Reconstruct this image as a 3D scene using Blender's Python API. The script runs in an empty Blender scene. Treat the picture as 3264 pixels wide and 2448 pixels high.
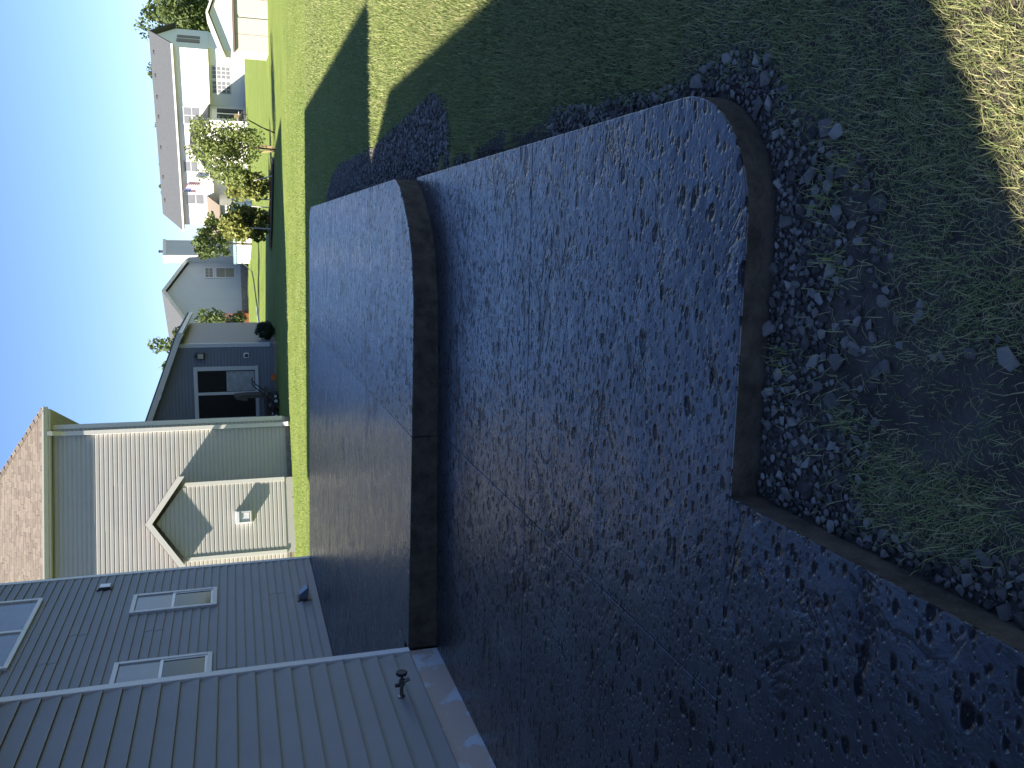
import bpy, bmesh, math, random
import numpy as np
from mathutils import Vector, Matrix
random.seed(7); RNG = np.random.default_rng(7)
sc = bpy.context.scene
COL = sc.collection
rad = math.radians
# ------------------------------------------------------------------ camera
H = 1.42
def cam_axes(p, r, y):
    fwd = Vector((-math.sin(y)*math.cos(p), math.cos(y)*math.cos(p), -math.sin(p)))
    right = Vector((math.cos(y), math.sin(y), 0)); up = right.cross(fwd)
    c, s = math.cos(r), math.sin(r)
    return c*right+s*up, -s*right+c*up, fwd
RT, UP, FW = cam_axes(rad(17.49), rad(-1.89), rad(9.92))
cd = bpy.data.cameras.new('camera'); cam = bpy.data.objects.new('camera', cd); COL.objects.link(cam)
M = Matrix((-UP, RT, -FW)).transposed().to_4x4(); M.translation = (0, 0, H)   # phone held upright, file stored turned a quarter left
cam.matrix_world = M
cd.sensor_width = 36; cd.lens = 36*2780/3264; cd.clip_start = .05; cd.clip_end = 3000
sc.camera = cam
# ------------------------------------------------------------------ light
SUN = Vector((1.27, .75, -1.0)).normalized()
el = math.asin(-SUN.z); az = math.atan2(-SUN.x, -SUN.y)
w = bpy.data.worlds.new('World'); sc.world = w; w.use_nodes = True
nt = w.node_tree; bg = nt.nodes['Background']
sky = nt.nodes.new('ShaderNodeTexSky'); sky.sky_type = 'NISHITA'; sky.sun_disc = False
sky.sun_elevation = el; sky.sun_rotation = az
sky.air_density = 1.0; sky.dust_density = .15; sky.ozone_density = 1.6; sky.altitude = 200
tint = nt.nodes.new('ShaderNodeMix'); tint.data_type = 'RGBA'; tint.blend_type = 'MULTIPLY'; tint.inputs[0].default_value = 1
tint.inputs[7].default_value = (.76, .89, 1.25, 1)     # camera white balance set for the warm sun
nt.links.new(sky.outputs[0], tint.inputs[6]); nt.links.new(tint.outputs[2], bg.inputs[0]); bg.inputs[1].default_value = .052
sl = bpy.data.lights.new('sun', 'SUN'); sl.energy = 5.0; sl.angle = rad(.55); sl.color = (1, .92, .80)
so = bpy.data.objects.new('sun', sl); COL.objects.link(so)
so.rotation_euler = SUN.to_track_quat('-Z', 'Y').to_euler()
sc.view_settings.view_transform = 'Standard'; sc.view_settings.look = 'None'
sc.view_settings.exposure = 1.8; sc.view_settings.gamma = 1
sc.view_settings.use_curve_mapping = False

# ------------------------------------------------------------------ materials
def S(n, k): return n.inputs[k]
def mat(name, col, rough=.6, spec=.5, var=0., vscale=8., bump=0., bscale=60., col2=None, metal=0., trans=0., objrand=0., attr=None, emit=None):
    m = bpy.data.materials.new(name); m.use_nodes = True
    t = m.node_tree; b = t.nodes['Principled BSDF']; N = t.nodes.new; Lk = t.links.new
    b.inputs['Roughness'].default_value = rough; b.inputs['Specular IOR Level'].default_value = spec
    b.inputs['Metallic'].default_value = metal
    b.inputs['Base Color'].default_value = (*col, 1)
    tc = N('ShaderNodeTexCoord'); src = None
    if col2 is None: col2 = tuple(c*(1-var) for c in col)
    if var > 0 or attr or objrand:
        mix = N('ShaderNodeMix'); mix.data_type = 'RGBA'
        mix.inputs[6].default_value = (*col, 1); mix.inputs[7].default_value = (*col2, 1)
        if attr:
            a = N('ShaderNodeAttribute'); a.attribute_name = attr; Lk(a.outputs['Fac'], mix.inputs[0])
        elif objrand == 1:
            a = N('ShaderNodeObjectInfo'); pw = N('ShaderNodeMath'); pw.operation = 'POWER'; pw.inputs[1].default_value = .75 if 'stone' in name else 1; Lk(a.outputs['Random'], pw.inputs[0]); Lk(pw.outputs[0], mix.inputs[0])
        elif objrand == 2:
            a = N('ShaderNodeNewGeometry'); pw = N('ShaderNodeMath'); pw.operation = 'POWER'; pw.inputs[1].default_value = .45 if 'stone' in name else 1; Lk(a.outputs['Random Per Island'], pw.inputs[0]); Lk(pw.outputs[0], mix.inputs[0])
        else:
            n = N('ShaderNodeTexNoise'); S(n, 'Scale').default_value = vscale; S(n, 'Detail').default_value = 6; S(n, 'Roughness').default_value = .65
            Lk(tc.outputs['Object'], n.inputs['Vector'])
            r = N('ShaderNodeMapRange'); r.inputs[1].default_value = .35 if name != 'foundation_concrete' else .50; r.inputs[2].default_value = .65 if name != 'foundation_concrete' else .55
            Lk(n.outputs['Fac'], r.inputs[0]); Lk(r.outputs[0], mix.inputs[0])
        Lk(mix.outputs[2], b.inputs['Base Color']); src = mix.outputs[2]
    if bump > 0:
        n = N('ShaderNodeTexNoise'); S(n, 'Scale').default_value = bscale; S(n, 'Detail').default_value = 5
        Lk(tc.outputs['Object'], n.inputs['Vector'])
        bp = N('ShaderNodeBump'); bp.inputs['Strength'].default_value = 1; bp.inputs['Distance'].default_value = bump
        Lk(n.outputs['Fac'], bp.inputs['Height']); Lk(bp.outputs[0], b.inputs['Normal'])
    if trans > 0:
        tr = N('ShaderNodeBsdfTranslucent'); ms = N('ShaderNodeMixShader'); ms.inputs[0].default_value = trans
        if src: Lk(src, tr.inputs[0])
        else: tr.inputs[0].default_value = (*col, 1)
        out = t.nodes['Material Output']; Lk(b.outputs[0], ms.inputs[1]); Lk(tr.outputs[0], ms.inputs[2]); Lk(ms.outputs[0], out.inputs[0])
    return m

def stamped(name, seed, pscale=1., ax=.75, ay=1.25, pamp=1.):
    """dark sealed stamped concrete: slate folds, many small oval pits, larger hollows; wet gloss"""
    m = bpy.data.materials.new(name); m.use_nodes = True
    t = m.node_tree; b = t.nodes['Principled BSDF']; N = t.nodes.new; Lk = t.links.new
    tc = N('ShaderNodeTexCoord')
    def math_(op, a, c=None, clamp=False):
        n = N('ShaderNodeMath'); n.operation = op; n.use_clamp = clamp
        for i, v in enumerate((a, c)):
            if v is None: continue
            if isinstance(v, (int, float)): n.inputs[i].default_value = v
            else: Lk(v, n.inputs[i])
        return n.outputs[0]
    def mapped(sx, sy, rot=0, loc=0):
        mp = N('ShaderNodeMapping'); mp.inputs['Scale'].default_value = (sx, sy, 1); mp.inputs['Rotation'].default_value = (0, 0, rot)
        mp.inputs['Location'].default_value = (loc, loc*.7, 0)
        Lk(tc.outputs['Object'], mp.inputs['Vector']); return mp.outputs[0]
    def noise(vec, sc_, det=5, ro=.6, dist=0):
        n = N('ShaderNodeTexNoise'); S(n, 'Scale').default_value = sc_; S(n, 'Detail').default_value = det; S(n, 'Roughness').default_value = ro; S(n, 'Distortion').default_value = dist
        Lk(vec, n.inputs['Vector']); return n.outputs['Fac']
    def warp(vec, amt, sc_):
        n = N('ShaderNodeTexNoise'); S(n, 'Scale').default_value = sc_; S(n, 'Detail').default_value = 2; Lk(vec, n.inputs['Vector'])
        v = N('ShaderNodeVectorMath'); v.operation = 'MULTIPLY_ADD'
        Lk(n.outputs['Color'], v.inputs[0]); v.inputs[1].default_value = (amt, amt, 0); Lk(vec, v.inputs[2]); return v.outputs[0]
    def pits(vec, sc_, rmin, rmax, soft, keep):
        v = N('ShaderNodeTexVoronoi'); v.voronoi_dimensions = '2D'; S(v, 'Scale').default_value = sc_; S(v, 'Randomness').default_value = 1
        Lk(vec, v.inputs['Vector'])
        sp = N('ShaderNodeSeparateColor'); Lk(v.outputs['Color'], sp.inputs[0])
        r = N('ShaderNodeMapRange'); r.inputs[1].default_value = keep; r.inputs[2].default_value = 1; r.inputs[3].default_value = rmin; r.inputs[4].default_value = rmax; Lk(sp.outputs[0], r.inputs[0])
        on = math_('GREATER_THAN', sp.outputs[0], keep)
        d = math_('SUBTRACT', r.outputs[0], v.outputs['Distance'])
        d = math_('DIVIDE', d, soft, True)
        return math_('MULTIPLY', math_('MULTIPLY', d, on), pamp)
    base = mapped(1, 1, 0, seed)
    wv = warp(base, .03, 9)
    el_ = mapped(ax, ay, .12, seed)
    el2 = warp(el_, .05, 7)
    p1 = pits(warp(el_, .012, 30), 17*pscale, .09, .31, .12, .06)
    p0 = pits(warp(mapped(.8, 1.2, .3, seed+8), .010, 30), 30, .12, .36, .12, .15)
    p2 = pits(el2, 8.0*pscale, .06, .27, .07, .60)
    p3 = pits(warp(mapped(.5, 1.3, .3, seed+3), .12, 4), 5.0, .03, .19, .05, .62)
    f = noise(warp(mapped(.8, 1.2, .1, seed), .25, 2.2), 2.2, 5, .55, .5)
    fold = math_('ABSOLUTE', math_('SUBTRACT', f, .5))           # creases
    fold = math_('MULTIPLY', math_('SUBTRACT', .03, fold), 33, True)
    fold = math_('MULTIPLY', fold, math_('MULTIPLY', math_('SUBTRACT', noise(base, 1.7, 3, .5), .48), 8, True))
    fine = noise(base, 90, 3, .6)
    big = noise(base, 3.0, 4, .55)
    h = math_('ADD', math_('MULTIPLY', p1, -.85), math_('MULTIPLY', p0, -.5))
    h = math_('ADD', h, math_('MULTIPLY', p2, -1.0))
    h = math_('ADD', h, math_('MULTIPLY', p3, -.9))
    h = math_('ADD', h, math_('MULTIPLY', fold, -.8))
    h = math_('ADD', h, math_('MULTIPLY', f, 1.3))
    h = math_('ADD', h, math_('MULTIPLY', big, 1.6))
    h = math_('ADD', h, math_('MULTIPLY', fine, .12))
    h = math_('ADD', h, math_('MULTIPLY', noise(wv, 13, 4, .6, .4), .8*pamp+.1))
    bp = N('ShaderNodeBump'); bp.inputs['Strength'].default_value = 1.0; bp.inputs['Distance'].default_value = .0065
    Lk(h, bp.inputs['Height']); Lk(bp.outputs[0], b.inputs['Normal'])
    cn = noise(wv, 2.3, 7, .68)
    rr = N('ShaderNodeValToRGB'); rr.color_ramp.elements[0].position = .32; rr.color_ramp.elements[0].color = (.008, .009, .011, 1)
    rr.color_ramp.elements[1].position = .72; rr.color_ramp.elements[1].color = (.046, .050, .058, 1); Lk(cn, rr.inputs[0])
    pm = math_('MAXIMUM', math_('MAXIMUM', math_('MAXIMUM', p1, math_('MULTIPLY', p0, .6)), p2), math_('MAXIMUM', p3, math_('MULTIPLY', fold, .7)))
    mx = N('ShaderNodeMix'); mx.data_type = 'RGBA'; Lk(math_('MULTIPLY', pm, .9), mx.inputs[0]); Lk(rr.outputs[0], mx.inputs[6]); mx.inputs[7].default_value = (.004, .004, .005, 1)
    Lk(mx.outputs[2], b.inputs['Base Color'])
    ro = math_('ADD', math_('MULTIPLY', noise(wv, 5, 5, .6), .22), .17); Lk(ro, b.inputs['Roughness'])
    spq = math_('MULTIPLY', math_('SUBTRACT', 1.0, math_('MULTIPLY', pm, .8)), math_('ADD', math_('MULTIPLY', noise(base, 4.5, 6, .65), .9), .42)); Lk(spq, b.inputs['Specular IOR Level'])
    return m

MT = {}
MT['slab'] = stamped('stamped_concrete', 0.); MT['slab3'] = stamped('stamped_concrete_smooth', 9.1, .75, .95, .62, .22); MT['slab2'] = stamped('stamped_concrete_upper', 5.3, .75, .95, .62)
MT['slabside'] = mat('raw_concrete_edge', (.080, .062, .045), .85, .3, .6, 11, .008, 45)
MT['found'] = mat('foundation_concrete', (.34, .275, .235), .9, .3, .5, 3.2, .003, 60, col2=(.36, .375, .40))
MT['found2'] = mat('foundation_grey', (.30, .26, .21), .9, .3, .35, 3, .003, 40)
MT['sid'] = mat('vinyl_siding', (.155, .155, .157), .5, .35, .10, 2.5, .0006, 160)
MT['sid_n'] = mat('vinyl_siding_beige', (.40, .385, .35), .5, .35, .06, 3, .0006, 120)
MT['sid_g'] = mat('vinyl_siding_grey', (.155, .170, .195), .55, .3, .08, 2)
MT['sid_w'] = mat('vinyl_siding_white', (.72, .70, .66), .6, .3, .04, 2)
MT['sid_c'] = mat('vinyl_siding_pale', (.46, .47, .47), .6, .3, .06, 2)
MT['trim'] = mat('white_trim', (.50, .50, .50), .45, .4, .06, 5)
MT['trim_n'] = mat('cream_trim', (.55, .53, .48), .45, .4, .05, 5)
MT['alu'] = mat('painted_metal_white', (.62, .62, .62), .35, .5, .05, 5)
MT['dark'] = mat('dark_metal', (.035, .036, .04), .4, .5, .3, 20)
MT['black'] = mat('black_plastic', (.012, .012, .013), .45, .5)
MT['brass'] = mat('weathered_brass', (.20, .19, .17), .4, .6, .5, 40, metal=.8)
MT['glass'] = mat('window_glass', (.012, .013, .014), .06, .22, .3, 3)
MT['bronze'] = mat('bronze_glass', (.13, .115, .09), .15, .5)
MT['blind'] = mat('window_blind', (.15, .155, .17), .25, .4, .15, 4)
MT['roof_n'] = mat('shingle_tan', (.225, .188, .150), .95, .1, .0, 1, .004, 90, col2=(.160, .133, .108), objrand=1)
MT['roof_n2'] = mat('shingle_tan_field', (.225, .188, .150), .95, .1, .0, 1, .004, 90, col2=(.160, .133, .108), objrand=2)
MT['roof_base'] = mat('roof_underlay', (.13, .10, .085), .95, .1)
MT['roof_g'] = mat('shingle_grey', (.098, .104, .11), .95, .1, .25, 9, .004, 60)
MT['soffit'] = mat('soffit_vinyl', (.40, .38, .33), .6, .3)
MT['bark'] = mat('bark', (.11, .085, .06), .9, .2, .5, 12, .01, 40)
MT['wood'] = mat('raw_wood', (.42, .31, .17), .8, .3, .3, 6)
MT['wood_d'] = mat('weathered_wood', (.10, .085, .07), .85, .3, .4, 6)
MT['redwood'] = mat('red_stained_wood', (.22, .065, .03), .75, .3, .35, 6)
MT['mulch'] = mat('mulch', (.23, .13, .065), .95, .1, .5, 18, .03, 30)
MT['soil'] = mat('soil', (.052, .044, .036), .95, .15, .5, 7, .022, 55, col2=(.098, .085, .068))
MT['stone'] = mat('crushed_stone', (.36, .33, .29), .85, .25, .3, 30, .003, 120, col2=(.060, .055, .050), objrand=1)
MT['stone2'] = mat('crushed_stone_small', (.26, .24, .21), .85, .25, .3, 30, .003, 120, col2=(.045, .040, .036), objrand=2)
MT['white'] = mat('white_panel', (.78, .77, .75), .5, .4, .05, 4)
MT['teal'] = mat('pool_rim', (.18, .27, .30), .4, .5, .2, 4)
MT['water'] = mat('pool_water', (.03, .16, .19), .05, .8)
MT['beige'] = mat('beige_panel', (.48, .43, .36), .6, .3, .06, 4)
MT['brown'] = mat('brown_panel', (.16, .12, .10), .6, .3)
MT['orange'] = mat('orange_plastic', (.55, .12, .02), .5, .4)
MT['blade'] = mat('grass_blade', (.185, .240, .075), .6, .25, col2=(.46, .41, .21), attr='rnd', trans=.38)
MT['leaf'] = mat('leaf_mid', (.12, .165, .04), .55, .3, col2=(.20, .235, .07), attr='rnd', trans=.25)
MT['leaf_d'] = mat('leaf_dark', (.055, .085, .025), .6, .3, col2=(.10, .13, .04), attr='rnd', trans=.2)
MT['leaf_v'] = mat('leaf_bush', (.016, .035, .018), .6, .3, col2=(.03, .05, .025), attr='rnd', trans=.1)
MT['leaf_e'] = mat('needle', (.14, .17, .04), .6, .3, col2=(.25, .26, .07), attr='rnd', trans=.2)
def lawn_mat():
    m = bpy.data.materials.new('lawn_turf'); m.use_nodes = True
    t = m.node_tree; b = t.nodes['Principled BSDF']; N = t.nodes.new; Lk = t.links.new
    tc = N('ShaderNodeTexCoord')
    def noise(sc_, det, ro, sx=1, sy=1):
        mp = N('ShaderNodeMapping'); mp.inputs['Scale'].default_value = (sx, sy, 1); Lk(tc.outputs['Object'], mp.inputs[0])
        n = N('ShaderNodeTexNoise'); S(n, 'Scale').default_value = sc_; S(n, 'Detail').default_value = det; S(n, 'Roughness').default_value = ro; Lk(mp.outputs[0], n.inputs[0]); return n.outputs['Fac']
    def ramp(fac, c0, c1, p0=.3, p1=.7):
        r = N('ShaderNodeValToRGB'); r.color_ramp.elements[0].position = p0; r.color_ramp.elements[1].position = p1
        r.color_ramp.elements[0].color = (*c0, 1); r.color_ramp.elements[1].color = (*c1, 1); Lk(fac, r.inputs[0]); return r.outputs[0]
    a0 = ramp(noise(.55, 5, .6, 1, 1.3), (.155, .225, .045), (.245, .300, .080))
    wear = N('ShaderNodeSeparateXYZ'); Lk(tc.outputs['Object'], wear.inputs[0])       # thin worn turf close to the new paving
    wr = N('ShaderNodeMapRange'); wr.inputs[1].default_value = 2.5; wr.inputs[2].default_value = 9; Lk(wear.outputs[1], wr.inputs[0])
    th = ramp(noise(6, 5, .6), (.052, .044, .034), (.098, .086, .060))
    am = N('ShaderNodeMix'); am.data_type = 'RGBA'; Lk(wr.outputs[0], am.inputs[0]); Lk(th, am.inputs[6]); Lk(a0, am.inputs[7]); a = am.outputs[2]
    c = ramp(noise(14, 6, .75), (.55, .55, .5), (1.15, 1.12, 1.1), .25, .75)
    mx = N('ShaderNodeMix'); mx.data_type = 'RGBA'; mx.blend_type = 'MULTIPLY'; mx.inputs[0].default_value = 1; Lk(a, mx.inputs[6]); Lk(c, mx.inputs[7])
    Lk(mx.outputs[2], b.inputs['Base Color']); b.inputs['Roughness'].default_value = .9; b.inputs['Specular IOR Level'].default_value = .1
    n = noise(35, 6, .75); bp = N('ShaderNodeBump'); bp.inputs['Distance'].default_value = .05; bp.inputs['Strength'].default_value = .8; Lk(n, bp.inputs['Height']); Lk(bp.outputs[0], b.inputs['Normal'])
    return m
MT['lawn'] = lawn_mat()

# ------------------------------------------------------------------ mesh helpers
class MB:
    def __init__(s): s.v = []; s.f = []; s.m = []
    def add(s, vs, fs, mi=0):
        o = len(s.v); s.v += [tuple(v) for v in vs]; s.f += [tuple(o+i for i in f) for f in fs]; s.m += [mi]*len(fs); return s
    def box(s, x0, x1, y0, y1, z0, z1, mi=0):
        return s.add([(x0,y0,z0),(x1,y0,z0),(x1,y1,z0),(x0,y1,z0),(x0,y0,z1),(x1,y0,z1),(x1,y1,z1),(x0,y1,z1)],
                     [(3,2,1,0),(4,5,6,7),(0,1,5,4),(1,2,6,5),(2,3,7,6),(3,0,4,7)], mi)
    def prism(s, poly, ext, mi=0):
        """poly: 3-D points of one face, ext: extrusion vector"""
        n = len(poly); e = Vector(ext); a = [Vector(p) for p in poly]
        nr = Vector((0,0,0))
        for i in range(n): nr += a[i].cross(a[(i+1) % n])
        if nr.dot(e) > 0: a.reverse()
        return s.add(a+[p+e for p in a], [tuple(range(n)), tuple(range(2*n-1, n-1, -1))]+[(i, n+i, n+(i+1) % n, (i+1) % n)[::-1] for i in range(n)], mi)
    def tube(s, pts, r, seg=8, mi=0, cap=True):
        pts = [Vector(p) for p in pts]; n = len(pts); rs = r if isinstance(r, (list, tuple)) else [r]*n
        rings = []
        for i, p in enumerate(pts):
            d = (pts[min(i+1, n-1)]-pts[max(i-1, 0)]).normalized()
            u = d.orthogonal().normalized() if i == 0 else (u-d*u.dot(d)).normalized()
            q = d.cross(u); rings.append([p+(u*math.cos(2*math.pi*k/seg)+q*math.sin(2*math.pi*k/seg))*rs[i] for k in range(seg)])
        vs = [v for ring in rings for v in ring]
        fs = [(i*seg+k, i*seg+(k+1) % seg, (i+1)*seg+(k+1) % seg, (i+1)*seg+k) for i in range(n-1) for k in range(seg)]
        if cap: fs += [tuple(range(seg))[::-1], tuple(range((n-1)*seg, n*seg))]
        return s.add(vs, fs, mi)
    def lathe(s, prof, c, axis='z', seg=14, mi=0):
        vs = []; 
        for r, h in prof:
            for k in range(seg):
                a = 2*math.pi*k/seg; x, y = r*math.cos(a), r*math.sin(a)
                vs.append({'z': (c[0]+x, c[1]+y, c[2]+h), 'x': (c[0]+h, c[1]+x, c[2]+y), 'y': (c[0]+y, c[1]+h, c[2]+x)}[axis])
        n = len(prof)
        fs = [(i*seg+k, i*seg+(k+1) % seg, (i+1)*seg+(k+1) % seg, (i+1)*seg+k) for i in range(n-1) for k in range(seg)]
        fs += [tuple(range(seg))[::-1], tuple(range((n-1)*seg, n*seg))]
        return s.add(vs, fs, mi)
    def mesh(s, name, mats, smooth=False, fix=False):
        me = bpy.data.meshes.new(name); me.from_pydata(s.v, [], s.f)
        for m in (mats if isinstance(mats, (list, tuple)) else [mats]): me.materials.append(MT[m] if isinstance(m, str) else m)
        if any(s.m): me.polygons.foreach_set('material_index', s.m)
        if fix:
            b = bmesh.new(); b.from_mesh(me); bmesh.ops.recalc_face_normals(b, faces=b.faces); b.to_mesh(me); b.free()
        if smooth: me.polygons.foreach_set('use_smooth', [True]*len(me.polygons))
        me.update(); return me
    def obj(s, name, mats, parent=None, smooth=False, bevel=0, fix=False):
        return link(name, s.mesh(name, mats, smooth, fix), parent, bevel)
def link(name, me, parent=None, bevel=0):
    o = bpy.data.objects.new(name, me); COL.objects.link(o)
    if parent: o.parent = parent
    if bevel:
        bm = bmesh.new(); bm.from_mesh(me); bmesh.ops.remove_doubles(bm, verts=bm.verts, dist=1e-5)
        bmesh.ops.bevel(bm, geom=[e for e in bm.edges if e.is_manifold and e.calc_face_angle(0) > .5], offset=bevel, segments=2, affect='EDGES', clamp_overlap=True); bm.to_mesh(me); bm.free()
    return o
def tag(o, label=None, cat=None, group=None, kind=None):
    if label: o['label'] = label
    if cat: o['category'] = cat
    if group: o['group'] = group
    if kind: o['kind'] = kind
    return o
def thing(name, label, cat, loc=(0,0,0), rz=0, group=None):
    o = bpy.data.objects.new(name, None); COL.objects.link(o); o.location = loc; o.rotation_euler = (0,0,rz); o.empty_display_size = .2
    return tag(o, label, cat, group)

# ------------------------------------------------------------------ ground
def sstep(a, b, x):
    t = np.clip((np.asarray(x, float)-a)/(b-a), 0, 1); return t*t*(3-2*t)
def gz(x, y):
    x = np.asarray(x, float); y = np.asarray(y, float)
    side = sstep(8, 20, y)
    z = -.105 - .013*np.clip(x+3, -4, 9)*side
    z = z + .10*sstep(20, 26, y)*sstep(0, -6, x)
    z = z + .22*sstep(40, 80, y) + .16*sstep(45, 75, y)*sstep(3, -4, x)
    return z
SOIL = [(.40,15.6),(.61,15.4),(.96,14.21),(1.02,13.23),(.99,10.98),(.95,9.98),(1.02,8.87),(1.05,8.04),(1.09,7.24),(1.11,6.92),(.98,6.48),(.78,6.32),(.60,6.34),(.56,6.05),(.56,5.85),(.58,5.34),(.63,5.01),(.56,4.64),(.58,4.3),(.64,4.16),(.61,3.87),(.57,3.63),(.57,3.27),(.55,2.91),(.57,2.69),(.58,2.63),(.61,2.48),(.57,2.33),(.48,2.27),(.43,2.21),(.35,2.17),(.32,2.03),(.28,1.95),(.24,1.93),(.21,1.83),(.15,1.77),(.08,1.78),(.05,1.83),(0,1.73),(-.12,1.66),(-.19,1.47),(-.18,1.20),(-.23,1.20),(-.23,1.47),(-.31,1.71),(-.42,1.72),(-.51,1.76),(-.63,1.80),(-.67,1.74),(-.69,1.66),(-.68,1.61),(-.69,1.54),(-.73,1.49),(-.64,1.41),(-.62,1.3),(-.60,.9),(-.85,.9),(-.85,2.5),(.28,2.5),(.38,2.7)]
def inpoly(px, py, poly):
    px = np.asarray(px); py = np.asarray(py); ins = np.zeros(px.shape, bool); n = len(poly)
    for i in range(n):
        x0, y0 = poly[i]; x1, y1 = poly[(i+1) % n]
        if y0 == y1: continue
        c = ((y0 > py) != (y1 > py)) & (px < (x1-x0)*(py-y0)/(y1-y0)+x0); ins ^= c
    return ins
def slab_dist(x, y):
    """signed distance outside the paving outline (approx., rounded corner)"""
    x = np.asarray(x, float); y = np.asarray(y, float)
    def rbox(x0, x1, y0, y1):
        dx = np.maximum(x0-x, x-x1); dy = np.maximum(y0-y, y-y1)
        return np.where((dx > 0) & (dy > 0), np.hypot(np.maximum(dx, 0), np.maximum(dy, 0)), np.maximum(dx, dy))
    d1 = rbox(-6, .467, 2.24, 15.5); d2 = rbox(-6, -.765, -3, 2.6)
    # rounded front corner
    cx, cy, r = .047, 2.66, .42
    cr = np.hypot(x-cx, y-cy)-r
    d1 = np.where((x > cx) & (y < cy), cr, d1)
    return np.minimum(d1, d2)
xs = np.concatenate([np.linspace(-900, -60, 12), np.linspace(-55, -10, 14), np.linspace(-9, 12, 64), np.linspace(13, 60, 20), np.linspace(70, 900, 12)])
ys = np.concatenate([np.linspace(-200, -8, 6), np.linspace(-6, 26, 80), np.linspace(27, 100, 50), np.linspace(110, 1500, 16)])
gx, gy = np.meshgrid(xs, ys); gzz = gz(gx, gy)
# sink the sheet under the paving
nx = len(xs)
b = MB(); b.v = list(zip(gx.ravel().tolist(), gy.ravel().tolist(), gzz.ravel().tolist()))
b.f = [(j*nx+i, j*nx+i+1, (j+1)*nx+i+1, (j+1)*nx+i) for j in range(len(ys)-1) for i in range(nx-1)]; b.m = [0]*len(b.f)
tag(b.obj('lawn_ground', 'lawn', smooth=True), kind='structure')
# soil sheet with gravel on it
def triangulated(poly, res, zf, name, matn, rough=.0):
    bm = bmesh.new(); vs = [bm.verts.new((x, y, 0)) for x, y in poly]; bm.faces.new(vs)
    bmesh.ops.triangulate(bm, faces=bm.faces)
    for _ in range(7):
        long = [e for e in bm.edges if e.calc_length() > res]
        if not long: break
        bmesh.ops.subdivide_edges(bm, edges=long, cuts=1); bmesh.ops.triangulate(bm, faces=[f for f in bm.faces if len(f.verts) > 3])
    for v in bm.verts: v.co.z = float(zf(v.co.x, v.co.y))+random.uniform(-rough, rough)
    bmesh.ops.recalc_face_normals(bm, faces=bm.faces)
    for f in bm.faces:
        if f.normal.z < 0: f.normal_flip()
    me = bpy.data.meshes.new(name); bm.to_mesh(me); bm.free(); me.materials.append(MT[matn]); me.polygons.foreach_set('use_smooth', [True]*len(me.polygons))
    return me
k_ = SOIL.index((.55, 2.91))
SHEET = SOIL[:k_+1]+[(.75, 2.86), (.95, 2.70), (1.2, 2.62), (1.6, 2.4), (1.7, .3), (-.85, .3), (-.85, 2.5), (.28, 2.5), (.38, 2.7)]
gravel_bed = tag(link('gravel_bed', triangulated(SHEET, .05, lambda x, y: gz(x, y)+.006, 'gravel_bed', 'soil', .004)), kind='structure')

# ------------------------------------------------------------------ paving
def arc(cx, cy, r, a0, a1, n): return [(cx+r*math.cos(rad(a0+(a1-a0)*i/n)), cy+r*math.sin(rad(a0+(a1-a0)*i/n))) for i in range(n+1)]
def slab_piece(name, outline, zf, zb, mats, parent, bevel=.0045):
    """a poured panel: flat (or gently sloping) top, rounded arris, plain formed sides"""
    n = len(outline); mb = MB()
    ar = sum(outline[i][0]*outline[(i+1) % n][1]-outline[(i+1) % n][0]*outline[i][1] for i in range(n))
    if ar < 0: outline = outline[::-1]
    def off(d):
        o = []
        for i in range(n):
            p0, p, p1 = Vector(outline[i-1]), Vector(outline[i]), Vector(outline[(i+1) % n])
            a = (p-p0).normalized(); c = (p1-p).normalized(); nn = Vector((-a.y-c.y, a.x+c.x)).normalized()
            k = d/max(.4, nn.dot(Vector((-a.y, a.x)))); o.append((p.x+nn.x*k, p.y+nn.y*k))
        return o
    rings = [(outline, lambda x, y: zb), (outline, lambda x, y: zf(x, y)-bevel), (off(bevel*.3), lambda x, y: zf(x, y)-bevel*.3), (off(bevel), zf)]
    for r, f in rings: mb.v += [(x, y, float(f(x, y))) for x, y in r]
    for k in range(3):
        for i in range(n):
            mb.f.append((k*n+i, k*n+(i+1) % n, (k+1)*n+(i+1) % n, (k+1)*n+i)); mb.m.append(1 if k < 1 else 0)
    mb.f.append(tuple(range(3*n, 4*n))); mb.m.append(0)
    return mb.obj(name, mats, parent)
flat = lambda x, y: 0.0
J = .0014
lower = bpy.data.objects.new('lower_patio', None); COL.objects.link(lower); tag(lower, kind='structure')
SM = ['slab', 'slabside']
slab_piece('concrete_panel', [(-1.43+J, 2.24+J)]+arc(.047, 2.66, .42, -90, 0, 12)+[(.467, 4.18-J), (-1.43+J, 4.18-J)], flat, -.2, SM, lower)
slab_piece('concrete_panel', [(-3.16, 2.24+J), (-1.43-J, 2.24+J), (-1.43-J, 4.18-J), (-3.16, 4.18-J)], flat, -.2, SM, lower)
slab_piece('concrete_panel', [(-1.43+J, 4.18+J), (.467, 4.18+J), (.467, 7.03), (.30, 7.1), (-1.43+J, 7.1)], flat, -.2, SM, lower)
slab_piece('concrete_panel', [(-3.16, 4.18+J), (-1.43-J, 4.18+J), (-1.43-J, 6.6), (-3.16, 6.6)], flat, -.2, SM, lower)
walk = bpy.data.objects.new('walkway', None); COL.objects.link(walk); tag(walk, kind='structure')
slab_piece('concrete_panel', [(-3.16, -4), (-.765, -4), (-.765, 2.24-J), (-3.16, 2.24-J)], flat, -.2, SM, walk)
def uz(x, y):
    t = max(0., (.45-x)/6.15); return .172+.055*t+.05*t*t
upper = bpy.data.objects.new('upper_patio', None); COL.objects.link(upper); tag(upper, kind='structure')
SM2 = ['slab2', 'slabside']; J = .003
step = [(-1.47, 6.25), (-.75, 6.25), (-.45, 6.262), (-.14, 6.34), (.06, 6.47), (.25, 6.68), (.37, 6.86), (.45, 7.08)]
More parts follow.
